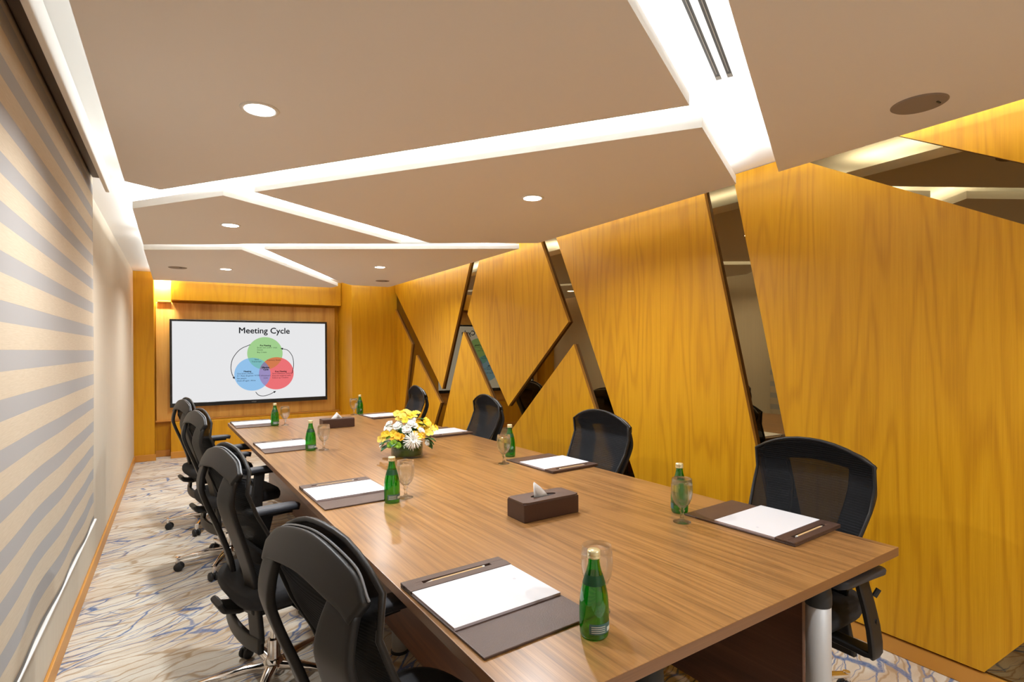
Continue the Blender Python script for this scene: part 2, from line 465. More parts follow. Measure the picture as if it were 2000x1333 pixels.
# ------------------------------------------------------------------ hanging ceiling panels with cove strips
def inset(pts, d):
    n = len(pts); out = []
    A = sum(pts[i][0] * pts[(i + 1) % n][1] - pts[(i + 1) % n][0] * pts[i][1] for i in range(n))
    s = 1 if A > 0 else -1
    for i in range(n):
        p0, p1, p2 = Vector(pts[i - 1]), Vector(pts[i]), Vector(pts[(i + 1) % n])
        a = (p1 - p0).normalized(); b = (p2 - p1).normalized()
        na = Vector((-a.y, a.x)) * s; nb = Vector((-b.y, b.x)) * s
        k = d / max(.35, 1 + na.dot(nb)); out.append(p1 + (na + nb) * k)
    return out
CP = [
 ([(-.227, .10), (-.227, 3.495), (-.072, 3.589), (1.611, 1.366), (-.227, .37)], 'large pale ceiling panel with a downlight, nearest the blind', True),
 ([(.377, 3.369), (1.812, 1.474), (2.598, 1.890), (2.60, 3.80), (1.815, 4.254)], 'middle ceiling panel with a downlight over the vase of flowers', True),
 ([(-.230, 4.143), (.233, 3.534), (1.609, 4.382), (-.231, 5.495)], 'four-sided ceiling panel with one downlight, beside the left wall', True),
 ([(-.240, 5.773), (.493, 5.352), (1.921, 7.75), (1.886, 7.986), (-.05, 8.155), (-.245, 8.20)], 'far left ceiling panel in front of the television wall', True),
 ([(.662, 5.232), (2.60, 4.10), (2.585, 7.45), (2.563, 7.542), (2.036, 7.547), (1.834, 7.267)], 'far right ceiling panel beside the oak wall', True),
 ([(-.227, .13), (2.605, 1.648), (2.605, -1.75), (-.227, -1.75)], 'ceiling panel with a round speaker at the upper right', True),
]
CP[0] = ([(-.227, .385), (-.227, 3.495), (-.072, 3.589), (1.611, 1.366)], CP[0][1], True)
panels = []
# relative strength of the LED strip along each edge of each panel
STRIPS = [(.05, 1, 1, .30), (1, .45, .22, 1, 1), (1, 1, 1, .35), (1, 1, .5, 1.2, .4, .08), (1, .5, 1, 1, 1, 1), (.42, .9, .5, .3)]
for pts, lab, _ in CP:
    bm = bmesh.new()
    prism(bm, pts, lambda x, y: Vector((x, y, ZS)), lambda x, y: Vector((x, y, ZT)))
    bmesh.ops.recalc_face_normals(bm, faces=bm.faces)
    for f in bm.faces: f.material_index = 0 if abs(f.normal.z) > .9 else 1
    o = obj('ceiling_panel', bm, [SOFFIT, LIP]); tag(o, lab, 'ceiling panel', 'floating ceiling panels')
    panels.append(o)
    # hanging rods up to the true ceiling
    cx = sum(p[0] for p in pts) / len(pts); cy = sum(p[1] for p in pts) / len(pts)
    for k in (.4, -.4):
        bmr = bmesh.new(); px, py = cx + k * .5, cy + k * .6
        tube(bmr, [(px, py, ZT - .002), (px, py, ZC + .004)], .01); obj('hanger_rod', bmr, TRIMW, o)
    ins = inset(pts, .075); n = len(ins)
    for i in range(n):
        a, b2 = ins[i], ins[(i + 1) % n]
        wt = STRIPS[len(panels) - 1][i]
        if (b2 - a).length < .15 or wt <= 0: continue
        e = (b2 - a).normalized()
        mid = (a + b2) / 2; out = Vector((e.y, -e.x))
        if (mid + out * .02 - Vector((cx, cy))).length < (mid - Vector((cx, cy))).length: out = -out
        a3 = Vector((*(a + e * .02), ZT + .006)); b3 = Vector((*(b2 - e * .02), ZT + .006))
        area('cove_light', a3, b3, .03, wt * COVE_W * (b3 - a3).length, COVE_COL, (out.x * .15, out.y * .15, 1.0))
# added fill lamp that brightens the left end of the television recess
area('recess_fill', (-.235, YBOX - .02, ZC - .05), (-.085, YBOX - .02, ZC - .05), .04, 26.0, (1, .95, .86), (0, 1, -.55))

# ------------------------------------------------------------------ downlights, speakers, air slots
def downlight(x, y, lab, first=[None]):
    if first[0] is None:
        t = thing('downlight', lab, 'downlight', (x, y, ZS), 0, 'recessed downlights')
        obj('trim_ring', lathe(bmesh.new(), [(.052, -.001), (.054, -.004), (.066, -.003), (.068, .0005), (.052, .0005)], 40), TRIMW, t, True)
        obj('lens', lathe(bmesh.new(), [(0, -.0025), (.052, -.0025), (.052, -.0005), (0, -.0005)], 40), LED, t)
        l = bpy.data.lights.new('downlight_lamp', 'AREA'); l.shape = 'DISK'; l.size = .10; l.energy = SPOT_W; l.color = LIGHT_COL; l.spread = math.radians(150)
        lo = bpy.data.objects.new('downlight_lamp', l); COL.objects.link(lo); lo.parent = t; lo.location = (0, 0, -.006)
        first[0] = t; return t
    return dup(first[0], (x, y, ZS), 0, lab)
downlight(.267, 2.205, 'big bright round downlight in the nearest ceiling panel')
downlight(1.795, 2.68, 'round downlight in the middle ceiling panel, above the right side of the table')
downlight(.331, 4.345, 'round downlight in the small panel beside the left wall')
downlight(.464, 6.721, 'distant round downlight in front of the television')
downlight(1.873, 5.757, 'distant round downlight near the oak wall')
downlight(1.70, -.10, 'added fill downlight in the panel beside the viewer, out of direct view')  # extra downlight added to lift the light at the near end
downlight(1.45, -1.25, 'added fill downlight in the panel behind the viewer, near the back wall')  # another unseen downlight, added to light the nearest wall panel

def speaker(x, y, lab, r=.088):
    t = thing('ceiling_speaker', lab, 'speaker', (x, y, ZS), 0, 'round ceiling speakers')
    obj('grille', lathe(bmesh.new(), [(0, -.006), (r - .006, -.005), (r, -.001), (r, .0005), (0, .0005)], 48), GRILLE, t)
    obj('badge', bx(-.012, .012, -.003, .003, -.0085, -.005), SLOTBLK, t, loc=(.028, -.05, 0))
    return t
speaker(2.324, .922, 'large flat round speaker grille in the upper right ceiling panel')
speaker(.015, 6.845, 'small dim round speaker grille near the far left corner')
speaker(2.277, 6.899, 'small dim round speaker grille near the far right corner')

# linear air diffuser in the upper ceiling, along the room's slanting slot
A0, A1 = Vector((1.771, 1.352, 0)), Vector((1.290, 1.095, 0))
d = (Vector((1.7815, 1.325, 0)) - Vector((1.317, 1.078, 0))).normalized()
df = thing('air_diffuser', 'white linear air diffuser with two long black slots in the ceiling recess', 'air vent', (1.7765, 1.339, ZC), math.atan2(-d.y, -d.x))
L_ = 2.2
bm = bmesh.new()
for y0, y1 in ((-.063, -.0298), (-.0108, .0108), (.0298, .063)): box(bm, -.04, L_, y0, y1, -.004, -.0005)
box(bm, -.04, 0, -.063, .063, -.0042, -.0006)
obj('frame', bm, TRIMW, df)
for yc in (-.0203, .0203):
    s = obj('slot', bx(0, L_, yc - .0095, yc + .0095, -.0035, -.0008), SLOTBLK, df)
    obj('vane', bx(0.05, L_, yc - .0015, yc + .0015, -.0045, -.0036), SLOTGREY, s)
    obj('end_clip', bx(0.004, .03, yc - .008, yc + .008, -.0045, -.0036), SLOTGREY, s)

# ------------------------------------------------------------------ roller blind
bl = thing('roller_blind', 'wide zebra roller blind with beige bands and grey sheer stripes', 'blind', (-.41, 0, 0))
bm = bmesh.new(); NY, NZ = 90, 60; y0, y1, z0, z1 = YB + .05, 3.97, .452, 2.44
grid = []
for i in range(NY + 1):
    y = y0 + (y1 - y0) * i / NY; row = []
    for j in range(NZ + 1):
        z = z0 + (z1 - z0) * j / NZ
        lo = max(0, (1.45 - z) / 1.0)
        dx = .006 * lo * math.sin(y * 4.4 + z * .8) * min(1, (z - z0) * 6) + .004 * lo * math.sin(y * 9 + 1)
        row.append(bm.verts.new((dx, y, z)))
    grid.append(row)
for i in range(NY):
    for j in range(NZ): bm.faces.new((grid[i][j], grid[i + 1][j], grid[i + 1][j + 1], grid[i][j + 1]))
fo = obj('fabric', bm, BLIND, bl, True); sm = fo.modifiers.new('thickness', 'SOLIDIFY'); sm.thickness = .002
obj('bottom_bar', bx(-.004, .009, y0, y1, .444, .4525), TRIMW, bl, bevel=.004)
bm = bmesh.new(); box(bm, .004, .062, y0, 3.9, 2.415, 2.446); obj('headrail', bm, DARKBR, bl, bevel=.008)

# ------------------------------------------------------------------ television and slide
TY = YREC - .14
tv = thing('television', 'large wall television showing the Meeting Cycle slide', 'television', (0, 0, 0))
tx0, tx1, tz0, tz1 = -.082, 1.958, .665, 1.85
_k = TY / 8.7
tx0, tx1 = -.080, 1.958
obj('housing', bx(tx0 + .02, tx1 - .02, TY + .012, YREC - .046, tz0 + .02, tz1 - .02), TVBLK, tv, bevel=.01)
bm = bmesh.new(); bw = .028
box(bm, tx0, tx1, TY - .012, TY + .012, tz1 - bw, tz1); box(bm, tx0, tx1, TY - .012, TY + .012, tz0, tz0 + .055)
box(bm, tx0, tx0 + bw, TY - .012, TY + .012, tz0 + .055, tz1 - bw); box(bm, tx1 - bw, tx1, TY - .012, TY + .012, tz0 + .055, tz1 - bw)
obj('bezel', bm, TVBLK, tv, bevel=.004)
sx0, sx1, sz0, sz1 = tx0 + bw, tx1 - bw, tz0 + .055, tz1 - bw
scr = obj('screen', bx(sx0, sx1, TY - .004, TY + .01, sz0, sz1), emitter('screen_white', (.80, .80, .81), 1.0), tv)
obj('logo_plate', bx((tx0 + tx1) / 2 - .03, (tx0 + tx1) / 2 + .03, TY - .0135, TY - .0121, tz0 + .02, tz0 + .03), plain('tv_logo_grey', (.09, .09, .09), .4), tv)
SW, SH = sx1 - sx0, sz1 - sz0
def sp(u, v): return (sx0 + u * SW, sz1 - v * SH)      # slide coordinates, v down
BLK = emitter('slide_black', (.012, .012, .015))
# the three circles and their overlaps, drawn as separate flat regions
def px2(u, v):  # pixel of the detail crop (1333 wide = 160 px of the photo) to slide plane
    X = 420 + u / 8.331; Y = 630 + v / 8.331
    a = (X - 336.3) / (635 - 336.3)
    a2 = a / (a + (1 - a) * (140.0 / 159.9)) if False else a
    top = 627.6 + (633.5 - 627.6) * a; bot = 787.5 + (773.5 - 787.5) * a
    # horizontal foreshortening: screen height shrinks to the right
    hL, hR = 159.9, 140.0
    s = a * hL / (a * hL + (1 - a) * hR) if False else (a / hR) / (a / hR + (1 - a) / hL)
    return sp(s, (Y - top) / (bot - top))
cg = px2(655, 505); cb = px2(445, 845); cr = px2(850, 830)
RC = .235
ctr = Vector(((cg[0] + cb[0] + cr[0]) / 3, (cg[1] + cb[1] + cr[1]) / 3))
circ = [Vector(cg), Vector(cb), Vector(cr)]
cols = {(1, 0, 0): (.36, .62, .27), (0, 1, 0): (.29, .53, .81), (0, 0, 1): (.83, .17, .18), (1, 1, 0): (.20, .49, .50), (1, 0, 1): (.64, .20, .08), (0, 1, 1): (.33, .27, .52), (1, 1, 1): (.26, .22, .35)}
def disc_mesh(c, r, y, n=72):
    bm = bmesh.new()
    vs = [bm.verts.new((c[0] + r * math.cos(2 * PI * i / n), y, c[1] + r * math.sin(2 * PI * i / n))) for i in range(n)]
    bm.faces.new(vs); return bm
def clip_poly(poly, c, r):
    """intersection of a convex polygon with a circle approximated by 72 half-planes"""
    for i in range(72):
        a = 2 * PI * (i + .5) / 72; n = Vector((math.cos(a), math.sin(a))); d0 = n.dot(c) + r * math.cos(PI / 72)
        out = []
        for k in range(len(poly)):
            p, q = poly[k], poly[(k + 1) % len(poly)]; dp, dq = n.dot(p) - d0, n.dot(q) - d0
            if dp <= 0: out.append(p)
            if (dp < 0 < dq) or (dq < 0 < dp): out.append(p + (q - p) * (dp / (dp - dq)))
        poly = out
        if len(poly) < 3: return []
    return poly
def circ_poly(c, r): return [c + Vector((math.cos(2 * PI * i / 72), math.sin(2 * PI * i / 72))) * r for i in range(72)]
def flat(name, poly, y, m):
    bm = bmesh.new(); vs = [bm.verts.new((p[0], y, p[1])) for p in poly]; bm.faces.new(vs)
    return obj(name, bm, m, scr)
ys = TY - .0046
names = ['green_circle', 'blue_circle', 'red_circle']
for k in range(3):
    key = tuple(1 if i == k else 0 for i in range(3))
    flat(names[k], circ_poly(circ[k], RC), ys - .0001 * k, emitter('slide_' + names[k], cols[key]))
for i, j in ((0, 1), (0, 2), (1, 2)):
    key = tuple(1 if k in (i, j) else 0 for k in range(3))
    pl = clip_poly(circ_poly(circ[i], RC), circ[j], RC)
    if pl: flat('overlap', pl, ys - .0005, emitter('slide_overlap', cols[key]))
pl = clip_poly(clip_poly(circ_poly(circ[0], RC), circ[1], RC), circ[2], RC)
if pl: flat('centre_overlap', pl, ys - .0007, emitter('slide_centre', cols[(1, 1, 1)]))
def text(body, x, z, size, align='CENTER', bold=0.0, name='slide_text'):
    cu = bpy.data.curves.new(name, 'FONT'); cu.body = body; cu.size = size; cu.align_x = align; cu.align_y = 'CENTER'
    cu.resolution_u = 3; cu.space_line = .95
    tmp = bpy.data.objects.new('tmp_text', cu); COL.objects.link(tmp)
    me = bpy.data.meshes.new_from_object(tmp)
    if bold:      # heavier strokes: the same outline set down several times, a hair apart
        bb = bmesh.new()
        for dx, dy in ((-1, 0), (1, 0), (0, 1), (0, -1), (.7, .7), (-.7, -.7)):
            m2 = me.copy(); m2.transform(Matrix.Translation((dx * bold, dy * bold, .00002 * dx + .00001 * dy))); bb.from_mesh(m2); bpy.data.meshes.remove(m2)
        bb.to_mesh(me); bb.free()
    COL.objects.unlink(tmp); bpy.data.objects.remove(tmp)
    o = bpy.data.objects.new(name, me); COL.objects.link(o); me.materials.clear(); me.materials.append(BLK)
    o.parent = scr; o.rotation_euler = (PI / 2, 0, 0); o.location = (x, ys - .0012, z); return o
p = px2(650, 140); text('Meeting Cycle', p[0], p[1], .118, bold=.0022, name='slide_title')
for u, v, s, al, bo, b in ((660, 378, .030, 'CENTER', .0012, 'Pre Meeting'), (520, 412, .028, 'LEFT', 0, 'Email, text and/or chats'), (520, 450, .028, 'LEFT', 0, 'Details'), (520, 488, .028, 'LEFT', 0, 'Buy Create'),
    (510, 604, .028, 'CENTER', 0, 'Send'), (510, 640, .028, 'CENTER', 0, 'Transcripts'), (805, 615, .028, 'CENTER', 0, 'Inventory Sheets'),
    (660, 735, .030, 'CENTER', .0014, 'Effective'), (665, 770, .030, 'CENTER', .0014, 'Cycle'), (660, 868, .026, 'CENTER', 0, 'Whiteboard'), (660, 905, .026, 'CENTER', 0, 'notes'),
    (362, 800, .030, 'CENTER', .0012, 'Meeting'), (200, 838, .028, 'LEFT', 0, 'One Event Details'), (200, 874, .028, 'LEFT', 0, 'A 1 Rate (Engineer NYSE)'), (200, 915, .028, 'LEFT', 0, 'Eat people'), (200, 955, .028, 'LEFT', 0, 'Hold off again, Africa'),
    (925, 800, .030, 'CENTER', .0012, 'Post Meeting'), (775, 835, .028, 'LEFT', 0, 'Send additional material'), (775, 870, .028, 'LEFT', 0, 'Execute assigned tasks'), (775, 905, .028, 'LEFT', 0, 'Follow-up Timeline')):
    p = px2(u, v); text(b, p[0], p[1], s, al, bo)
def arrow(pts, name='slide_arrow'):
    P = catmull([(px2(u, v)[0], ys - .0012, px2(u, v)[1]) for u, v in pts], 8)
    bm = bmesh.new(); hw = .0042; prev = None
    for i, q in enumerate(P):
        t = (P[min(i + 1, len(P) - 1)] - P[max(i - 1, 0)]).normalized(); s = Vector((t.z, 0, -t.x)) * hw
        a, b = bm.verts.new(q + s), bm.verts.new(q - s)
        if prev: bm.faces.new((prev[0], a, b, prev[1]))
        prev = (a, b)
    t = (P[-1] - P[-3]).normalized(); s = Vector((t.z, 0, -t.x)) * .016; e = P[-1]
    bm.faces.new([bm.verts.new(e + s), bm.verts.new(e - s), bm.verts.new(e + t * .034)])
    obj(name, bm, BLK, scr)
arrow([(410, 362), (250, 440), (140, 580), (108, 720), (120, 830), (145, 890)])
arrow([(1130, 828), (1160, 700), (1140, 560), (1060, 460), (965, 432)])
arrow([(492, 1135), (540, 1185), (620, 1200), (720, 1175), (800, 1138)])

# ------------------------------------------------------------------ table
TR = .0304762; TO = Vector((.55327753, .8435655, 0)); TW, TL, TH = 1.529, 4.915, .745
TU = Vector((math.cos(TR), math.sin(TR), 0)); TV_ = Vector((-math.sin(TR), math.cos(TR), 0))
def T(u, v, z=TH): q = TO + TU * u + TV_ * v; return Vector((q.x, q.y, z))
tb = thing('conference_table', 'long walnut conference table on silver posts', 'table', (TO.x, TO.y, 0), TR)
bm = bx(0, TW, 0, TL, TH - .030, TH)
bmesh.ops.recalc_face_normals(bm, faces=bm.faces)
for f in bm.faces:
    f.material_index = 0 if abs(f.normal.z) > .5 else (1 if abs(f.normal.x) > .5 else 2)
obj('tabletop', bm, [WALNUT, WALNUT_EDGE, WALNUT_X], tb, bevel=.0015)
bm = bmesh.new()
for u0 in (.30, 1.22):
    pass
for u in (.34, 1.19):
    o = obj('modesty_panel', bx(u - .009, u + .009, .14, TL - .14, .13, TH - .0305), WALNUT_DARK, tb, bevel=.001)
    for v in (.26, 2.2, 4.4):
        s = -1 if u > .7 else 1
        bb = bmesh.new(); lathe(bb, [(0, 0), (.012, 0), (.012, .003), (.006, .005), (0, .005)], 16)
        bmesh.ops.transform(bb, matrix=Matrix.Translation((u - .009, v, .52)) @ Matrix.Rotation(-PI / 2, 4, 'Y'), verts=bb.verts)
        obj('bolt', bb, CHROME, o)
for u in (.385, 1.145):
    for v in (.07, 1.62, 3.25, TL - .07):
        leg = obj('leg', lathe(bmesh.new(), [(0, 0), (.036, 0), (.036, .615), (.03, .618), (0, .618)], 32, (u, v, .012)), ALU, tb, True)
        for q in leg.data.polygons: q.use_smooth = abs(q.normal.z) < .5
        obj('cap', lathe(bmesh.new(), [(.0365, .625), (.038, .632), (.038, .66), (.035, .685), (.025, .705), (.015, .7125), (0, .7145)], 32, (u, v, 0)), RUBBER, leg, True)
        obj('foot', lathe(bmesh.new(), [(0, 0), (.042, 0), (.042, .008), (.034, .0125), (0, .0125)], 24, (u, v, 0)), RUBBER, leg)
    for v in (.07, TL - .07):
        pass

# ------------------------------------------------------------------ chairs
def wlat(z):   # half width of the back
    tab = [(.24, .215), (.34, .19), (.48, .185), (.60, .205), (.80, .238), (.95, .240), (1.05, .240)]
    for (a, b), (c, d2) in zip(tab, tab[1:]):
        if z <= c: return b + (d2 - b) * max(0, (z - a)) / (c - a)
    return tab[-1][1]
def lerp_tab(tab, z):
    if z <= tab[0][0]: return tab[0][1]
    for (a, b), (c, d2) in zip(tab, tab[1:]):
        if z <= c:
            t = (z - a) / (c - a); t = t * t * (3 - 2 * t); return b + (d2 - b) * t
    return tab[-1][1]
PROF = [(.22, -.130), (.34, -.122), (.45, -.124), (.55, -.138), (.67, -.176), (.84, -.238), (.90, -.236), (.97, -.212), (1.04, -.180)]
GAP = [(.45, .04), (.55, .055), (.66, .08), (.84, .055), (.94, .014), (1.05, .010)]
WRAP = [(.24, .03), (1.0, .03)]
def smooth_tab(tab, z):
    P3 = [Vector((a, b, 0)) for a, b in tab]
    if z <= P3[0].x: return P3[0].y
    for i in range(len(P3) - 1):
        if z <= P3[i + 1].x:
            def sl(k):
                a, b = P3[max(k - 1, 0)], P3[min(k + 1, len(P3) - 1)]; return (b.y - a.y) / (b.x - a.x)
            h = P3[i + 1].x - P3[i].x; t = (z - P3[i].x) / h
            return ((2 * t ** 3 - 3 * t * t + 1) * P3[i].y + (t ** 3 - 2 * t * t + t) * h * sl(i)
                    + (3 * t * t - 2 * t ** 3) * P3[i + 1].y + (t ** 3 - t * t) * h * sl(i + 1))
    return P3[-1].y
def surf(x, z, off=0):
    u = x / .26
    y = smooth_tab(PROF, z) + lerp_tab(WRAP, z) * u * u + off
    return Vector((x, y, z))
def snorm(x, z):
    e = .005; a = surf(x + e, z) - surf(x - e, z); b = surf(x, z + e) - surf(x, z - e)
    return a.cross(b).normalized()
def ribbon(bm, pts, width, thick, off=0, n=6):
    P2 = catmull([(x, 0, z) for x, z in pts], n)
    wd = width
    if isinstance(width, (list, tuple)):
        W2 = catmull([(q, 0, 0) for q in width], n); wd = [q.x for q in W2]
    path = [surf(p.x, p.z, off) for p in P2]
    return sweep(bm, path, wd, thick, lambda i: snorm(P2[i].x, P2[i].z), 16, .3)

def mirror_pts(pts): return [(-x, z) for x, z in pts]

def make_chair(name, label, group):
    t = thing(name, label, 'chair', (0, 0, 0), 0, group)
    # --- rear frame
    bm = bmesh.new()
    rail = [(-.226, .944), (-.16, .975), (0, .996), (.16, .975), (.226, .944)]
    ribbon(bm, rail, [.05, .075, .082, .075, .05], .024, -.010, 8)
    A = [(.178, .945), (.172, .86), (.160, .775), (.142, .68), (.128, .57), (.124, .46), (.138, .37), (.160, .285)]
    WA = [.09, .110, .108, .098, .092, .09, .092, .085]
    ribbon(bm, A, WA, .022, -.006)
    ribbon(bm, mirror_pts(A), WA, .022, -.006)
    ribbon(bm, [(-.145, .445), (0, .435), (.145, .445)], [.11, .12, .11], .022, -.011, 8)
    ribbon(bm, [(-.198, .285), (-.10, .278), (0, .276), (.10, .278), (.198, .285)], .058, .022, -.010, 8)
    fr = obj('back_frame', bm, PLASTIC, t, True)
    bm = bmesh.new(); ribbon(bm, [(-.17, .60), (0, .60), (.17, .60)], [.06, .09, .06], .02, .055, 8)
    obj('lumbar_support', bm, CUSHION, fr, True)
    # highlight along the frame's upper edge, put in as a light grey line
    bm = bmesh.new()
    ribbon(bm, [(-.238, .966), (-.165, 1.012), (0, 1.036), (.165, 1.012), (.238, .966)], .004, .005, -.008, 8)
    obj('edge_highlight', bm, EDGEGREY, fr, True)
    # --- mesh panel with its rim
    bm = bmesh.new(); NX, NZ_ = 22, 26
    def outline(u, v):
        zb_ = .47; zt_ = 1.046 - .070 * abs(u) ** 2.2
        z = zb_ + (zt_ - zb_) * v
        return (u * (wlat(z) + .004), z)
    g = [[bm.verts.new(surf(*outline(-1 + 2 * i / NX, j / NZ_), lerp_tab(GAP, outline(-1 + 2 * i / NX, j / NZ_)[1]))) for j in range(NZ_ + 1)] for i in range(NX + 1)]
    for i in range(NX):
        for j in range(NZ_): bm.faces.new((g[i][j], g[i + 1][j], g[i + 1][j + 1], g[i][j + 1]))
    mp = obj('mesh_back', bm, MESHF, t, True)
    bm = bmesh.new()
    loop = [outline(-1, 0)] + [outline(-1, k / 6) for k in range(1, 7)] + [outline(-1 + k / 5, 1) for k in range(1, 10)] + [outline(1, 1 - k / 6) for k in range(0, 7)] + [outline(1 - k / 5, 0) for k in range(1, 11)]
    P2 = [Vector((x, 0, z)) for x, z in loop]
    sweep(bm, [surf(p.x, p.z, lerp_tab(GAP, p.z) - .002) for p in P2], .012, .014, lambda i: snorm(P2[i].x, P2[i].z), 10, .7)
    obj('rim', bm, PLASTIC, mp, True)
    # --- seat
    bm = bmesh.new()
    def seat_sec(v):
        return v
    ns, nr = 40, 7
    rings = []
    for k, (zz, sc_) in enumerate(((.425, .90), (.432, .97), (.45, 1.0), (.475, 1.0), (.492, .965), (.499, .88), (.494, .5))):
        ring = []
        for i in range(ns):
            a = 2 * PI * i / ns; c, s = math.cos(a), math.sin(a)
            x = math.copysign(abs(c) ** .5, c) * .25 * sc_; y = math.copysign(abs(s) ** .5, s) * .235 * sc_ + .05
            dip = -.018 * max(0, (y - .15) / .14) ** 2
            ring.append(bm.verts.new((x, y, zz + dip)))
        rings.append(ring)
    for a, b in zip(rings, rings[1:]):
        for i in range(ns): bm.faces.new((a[i], a[(i + 1) % ns], b[(i + 1) % ns], b[i]))
    bm.faces.new(rings[0]); bm.faces.new(rings[-1])
    obj('seat', bm, CUSHION, t, True)
    bm = bmesh.new(); box(bm, -.10, .10, -.10, .14, .355, .424)
    sweep(bm, [Vector((0, -.08, .39)), Vector((0, -.15, .385)), Vector((0, -.205, .40)), Vector((0, -.222, .43))], .12, .03, (0, 0, 1), 12, .5)
    me_ = obj('tilt_mechanism', bm, PLASTIC, t, bevel=.008)
    bm = bmesh.new(); tube(bm, [(.09, .02, .385), (.24, .03, .38)], .005); box(bm, .22, .27, .015, .045, .376, .385); obj('lever', bm, PLASTIC, me_)
    # --- arms
    for s in (1, -1):
        bm = bmesh.new()
        sweep(bm, [Vector(q) for q in ((s * .12, .06, .405), (s * .22, .058, .394), (s * .33, .055, .390), (s * .352, .054, .394))], [.05, .058, .07, .07], .022, (0, 0, 1), 12, .35)
        sweep(bm, [Vector(q) for q in ((s * .346, .054, .380), (s * .351, .054, .392), (s * .350, .054, .425), (s * .345, .058, .48), (s * .335, .068, .55), (s * .325, .08, .61), (s * .320, .085, .642))],
              [.055, .07, .072, .070, .066, .064, .064], .020, (s, 0, .1), 12, .35)
        box(bm, s * .315 - .02, s * .315 + .02, .01, .20, .632, .644)
        tube(bm, [(s * .338, .035, .575), (s * .346, .02, .60)], .009, 8); tube(bm, [(s * .34, .05, .50), (s * .356, .05, .50)], .008, 8)
        arm = obj('armrest', bm, PLASTIC, t, True)
        m_ = arm.modifiers.new('w', 'EDGE_SPLIT'); m_.split_angle = math.radians(40)
        bm = bmesh.new()
        P_ = catmull([(s * .318, -.015, .650), (s * .318, .01, .659), (s * .316, .10, .661), (s * .312, .20, .659), (s * .308, .235, .652)], 5)
        W_ = [.045, .062, .074, .080, .084, .087] + [.088] * 9 + [.086, .084, .078, .07, .06, .044]
        sweep(bm, P_, W_, .032, (0, 0, 1), 14, .55)
        obj('arm_pad', bm, PLASTIC2, arm, True)
    # --- base
    obj('gas_lift', lathe(bmesh.new(), [(0, .07), (.026, .07), (.026, .20), (.016, .20), (.016, .356), (0, .356)], 20), CHROME, t)
    bm = bmesh.new(); lathe(bm, [(0, .055), (.045, .055), (.05, .075), (.045, .105), (.03, .12), (0, .12)], 24)
    for k in range(5):
        a = 2 * PI * k / 5 + PI / 2 + .35
        c, s_ = math.cos(a), math.sin(a)
        P = [Vector((c * r, s_ * r, z)) for r, z in ((.03, .092), (.12, .095), (.22, .088), (.30, .078))]
        sweep(bm, P, [.05, .042, .034, .03], [.03, .026, .02, .018], (0, 0, 1), 10, .5)
        lathe(bm, [(0, .050), (.012, .050), (.014, .09), (0, .092)], 12, (c * .30, s_ * .30, 0))
    base = obj('star_base', bm, CHROME, t, True); m_ = base.modifiers.new('w', 'EDGE_SPLIT'); m_.split_angle = math.radians(45)
    for k in range(5):
        a = 2 * PI * k / 5 + PI / 2 + .35; ca = a + .9 + k
        bm = bmesh.new()
        for s in (1, -1):
            b2 = bmesh.new(); lathe(b2, [(0, -.009), (.022, -.009), (.027, -.004), (.027, .004), (.022, .009), (0, .009)], 20)
            M = Matrix.Translation((math.cos(a) * .30, math.sin(a) * .30, .027)) @ Matrix.Rotation(ca, 4, 'Z') @ Matrix.Translation((.006, s * .015, 0)) @ Matrix.Rotation(PI / 2, 4, 'X')
            bmesh.ops.transform(b2, matrix=M, verts=b2.verts)
            tmp = bpy.data.meshes.new('t'); b2.to_mesh(tmp); b2.free(); bm.from_mesh(tmp); bpy.data.meshes.remove(tmp)
        M = Matrix.Translation((math.cos(a) * .30, math.sin(a) * .30, .027)) @ Matrix.Rotation(ca, 4, 'Z')
        box(bm, -.012, .018, -.007, .007, 0, .028, M=M)
        obj('caster', bm, RUBBER, base, True)
    return t

CG_L, CG_R = 'task chairs along the blind side', 'task chairs along the oak wall'
def face(deg): return math.radians(deg) - PI / 2
ch = make_chair('task_chair', 'black mesh task chair in the left foreground, nearest the viewer', CG_L)
ch.location = (.438, 1.255, 0); ch.rotation_euler = (0, 0, face(12))
dup(ch, (.345, 2.51, 0), face(12), 'black mesh task chair, second from the viewer on the blind side', CG_L)
dup(ch, (.298, 4.12, 0), face(12), 'black mesh task chair, third from the viewer on the blind side', CG_L)
dup(ch, (.236, 5.12, 0), face(12), 'black mesh task chair on the blind side, closest to the television', CG_L)
dup(ch, (2.05, 1.275, 0), face(180), 'black mesh task chair at the oak wall, nearest the viewer', CG_R)
dup(ch, (2.03, 2.565, 0), face(181), 'black mesh task chair at the oak wall beside the second leather pad', CG_R)
dup(ch, (2.00, 3.97, 0), face(176), 'black mesh task chair at the oak wall, right behind the flowers', CG_R)
dup(ch, (1.95, 5.38, 0), face(176), 'black mesh task chair at the oak wall, closest to the television', CG_R)

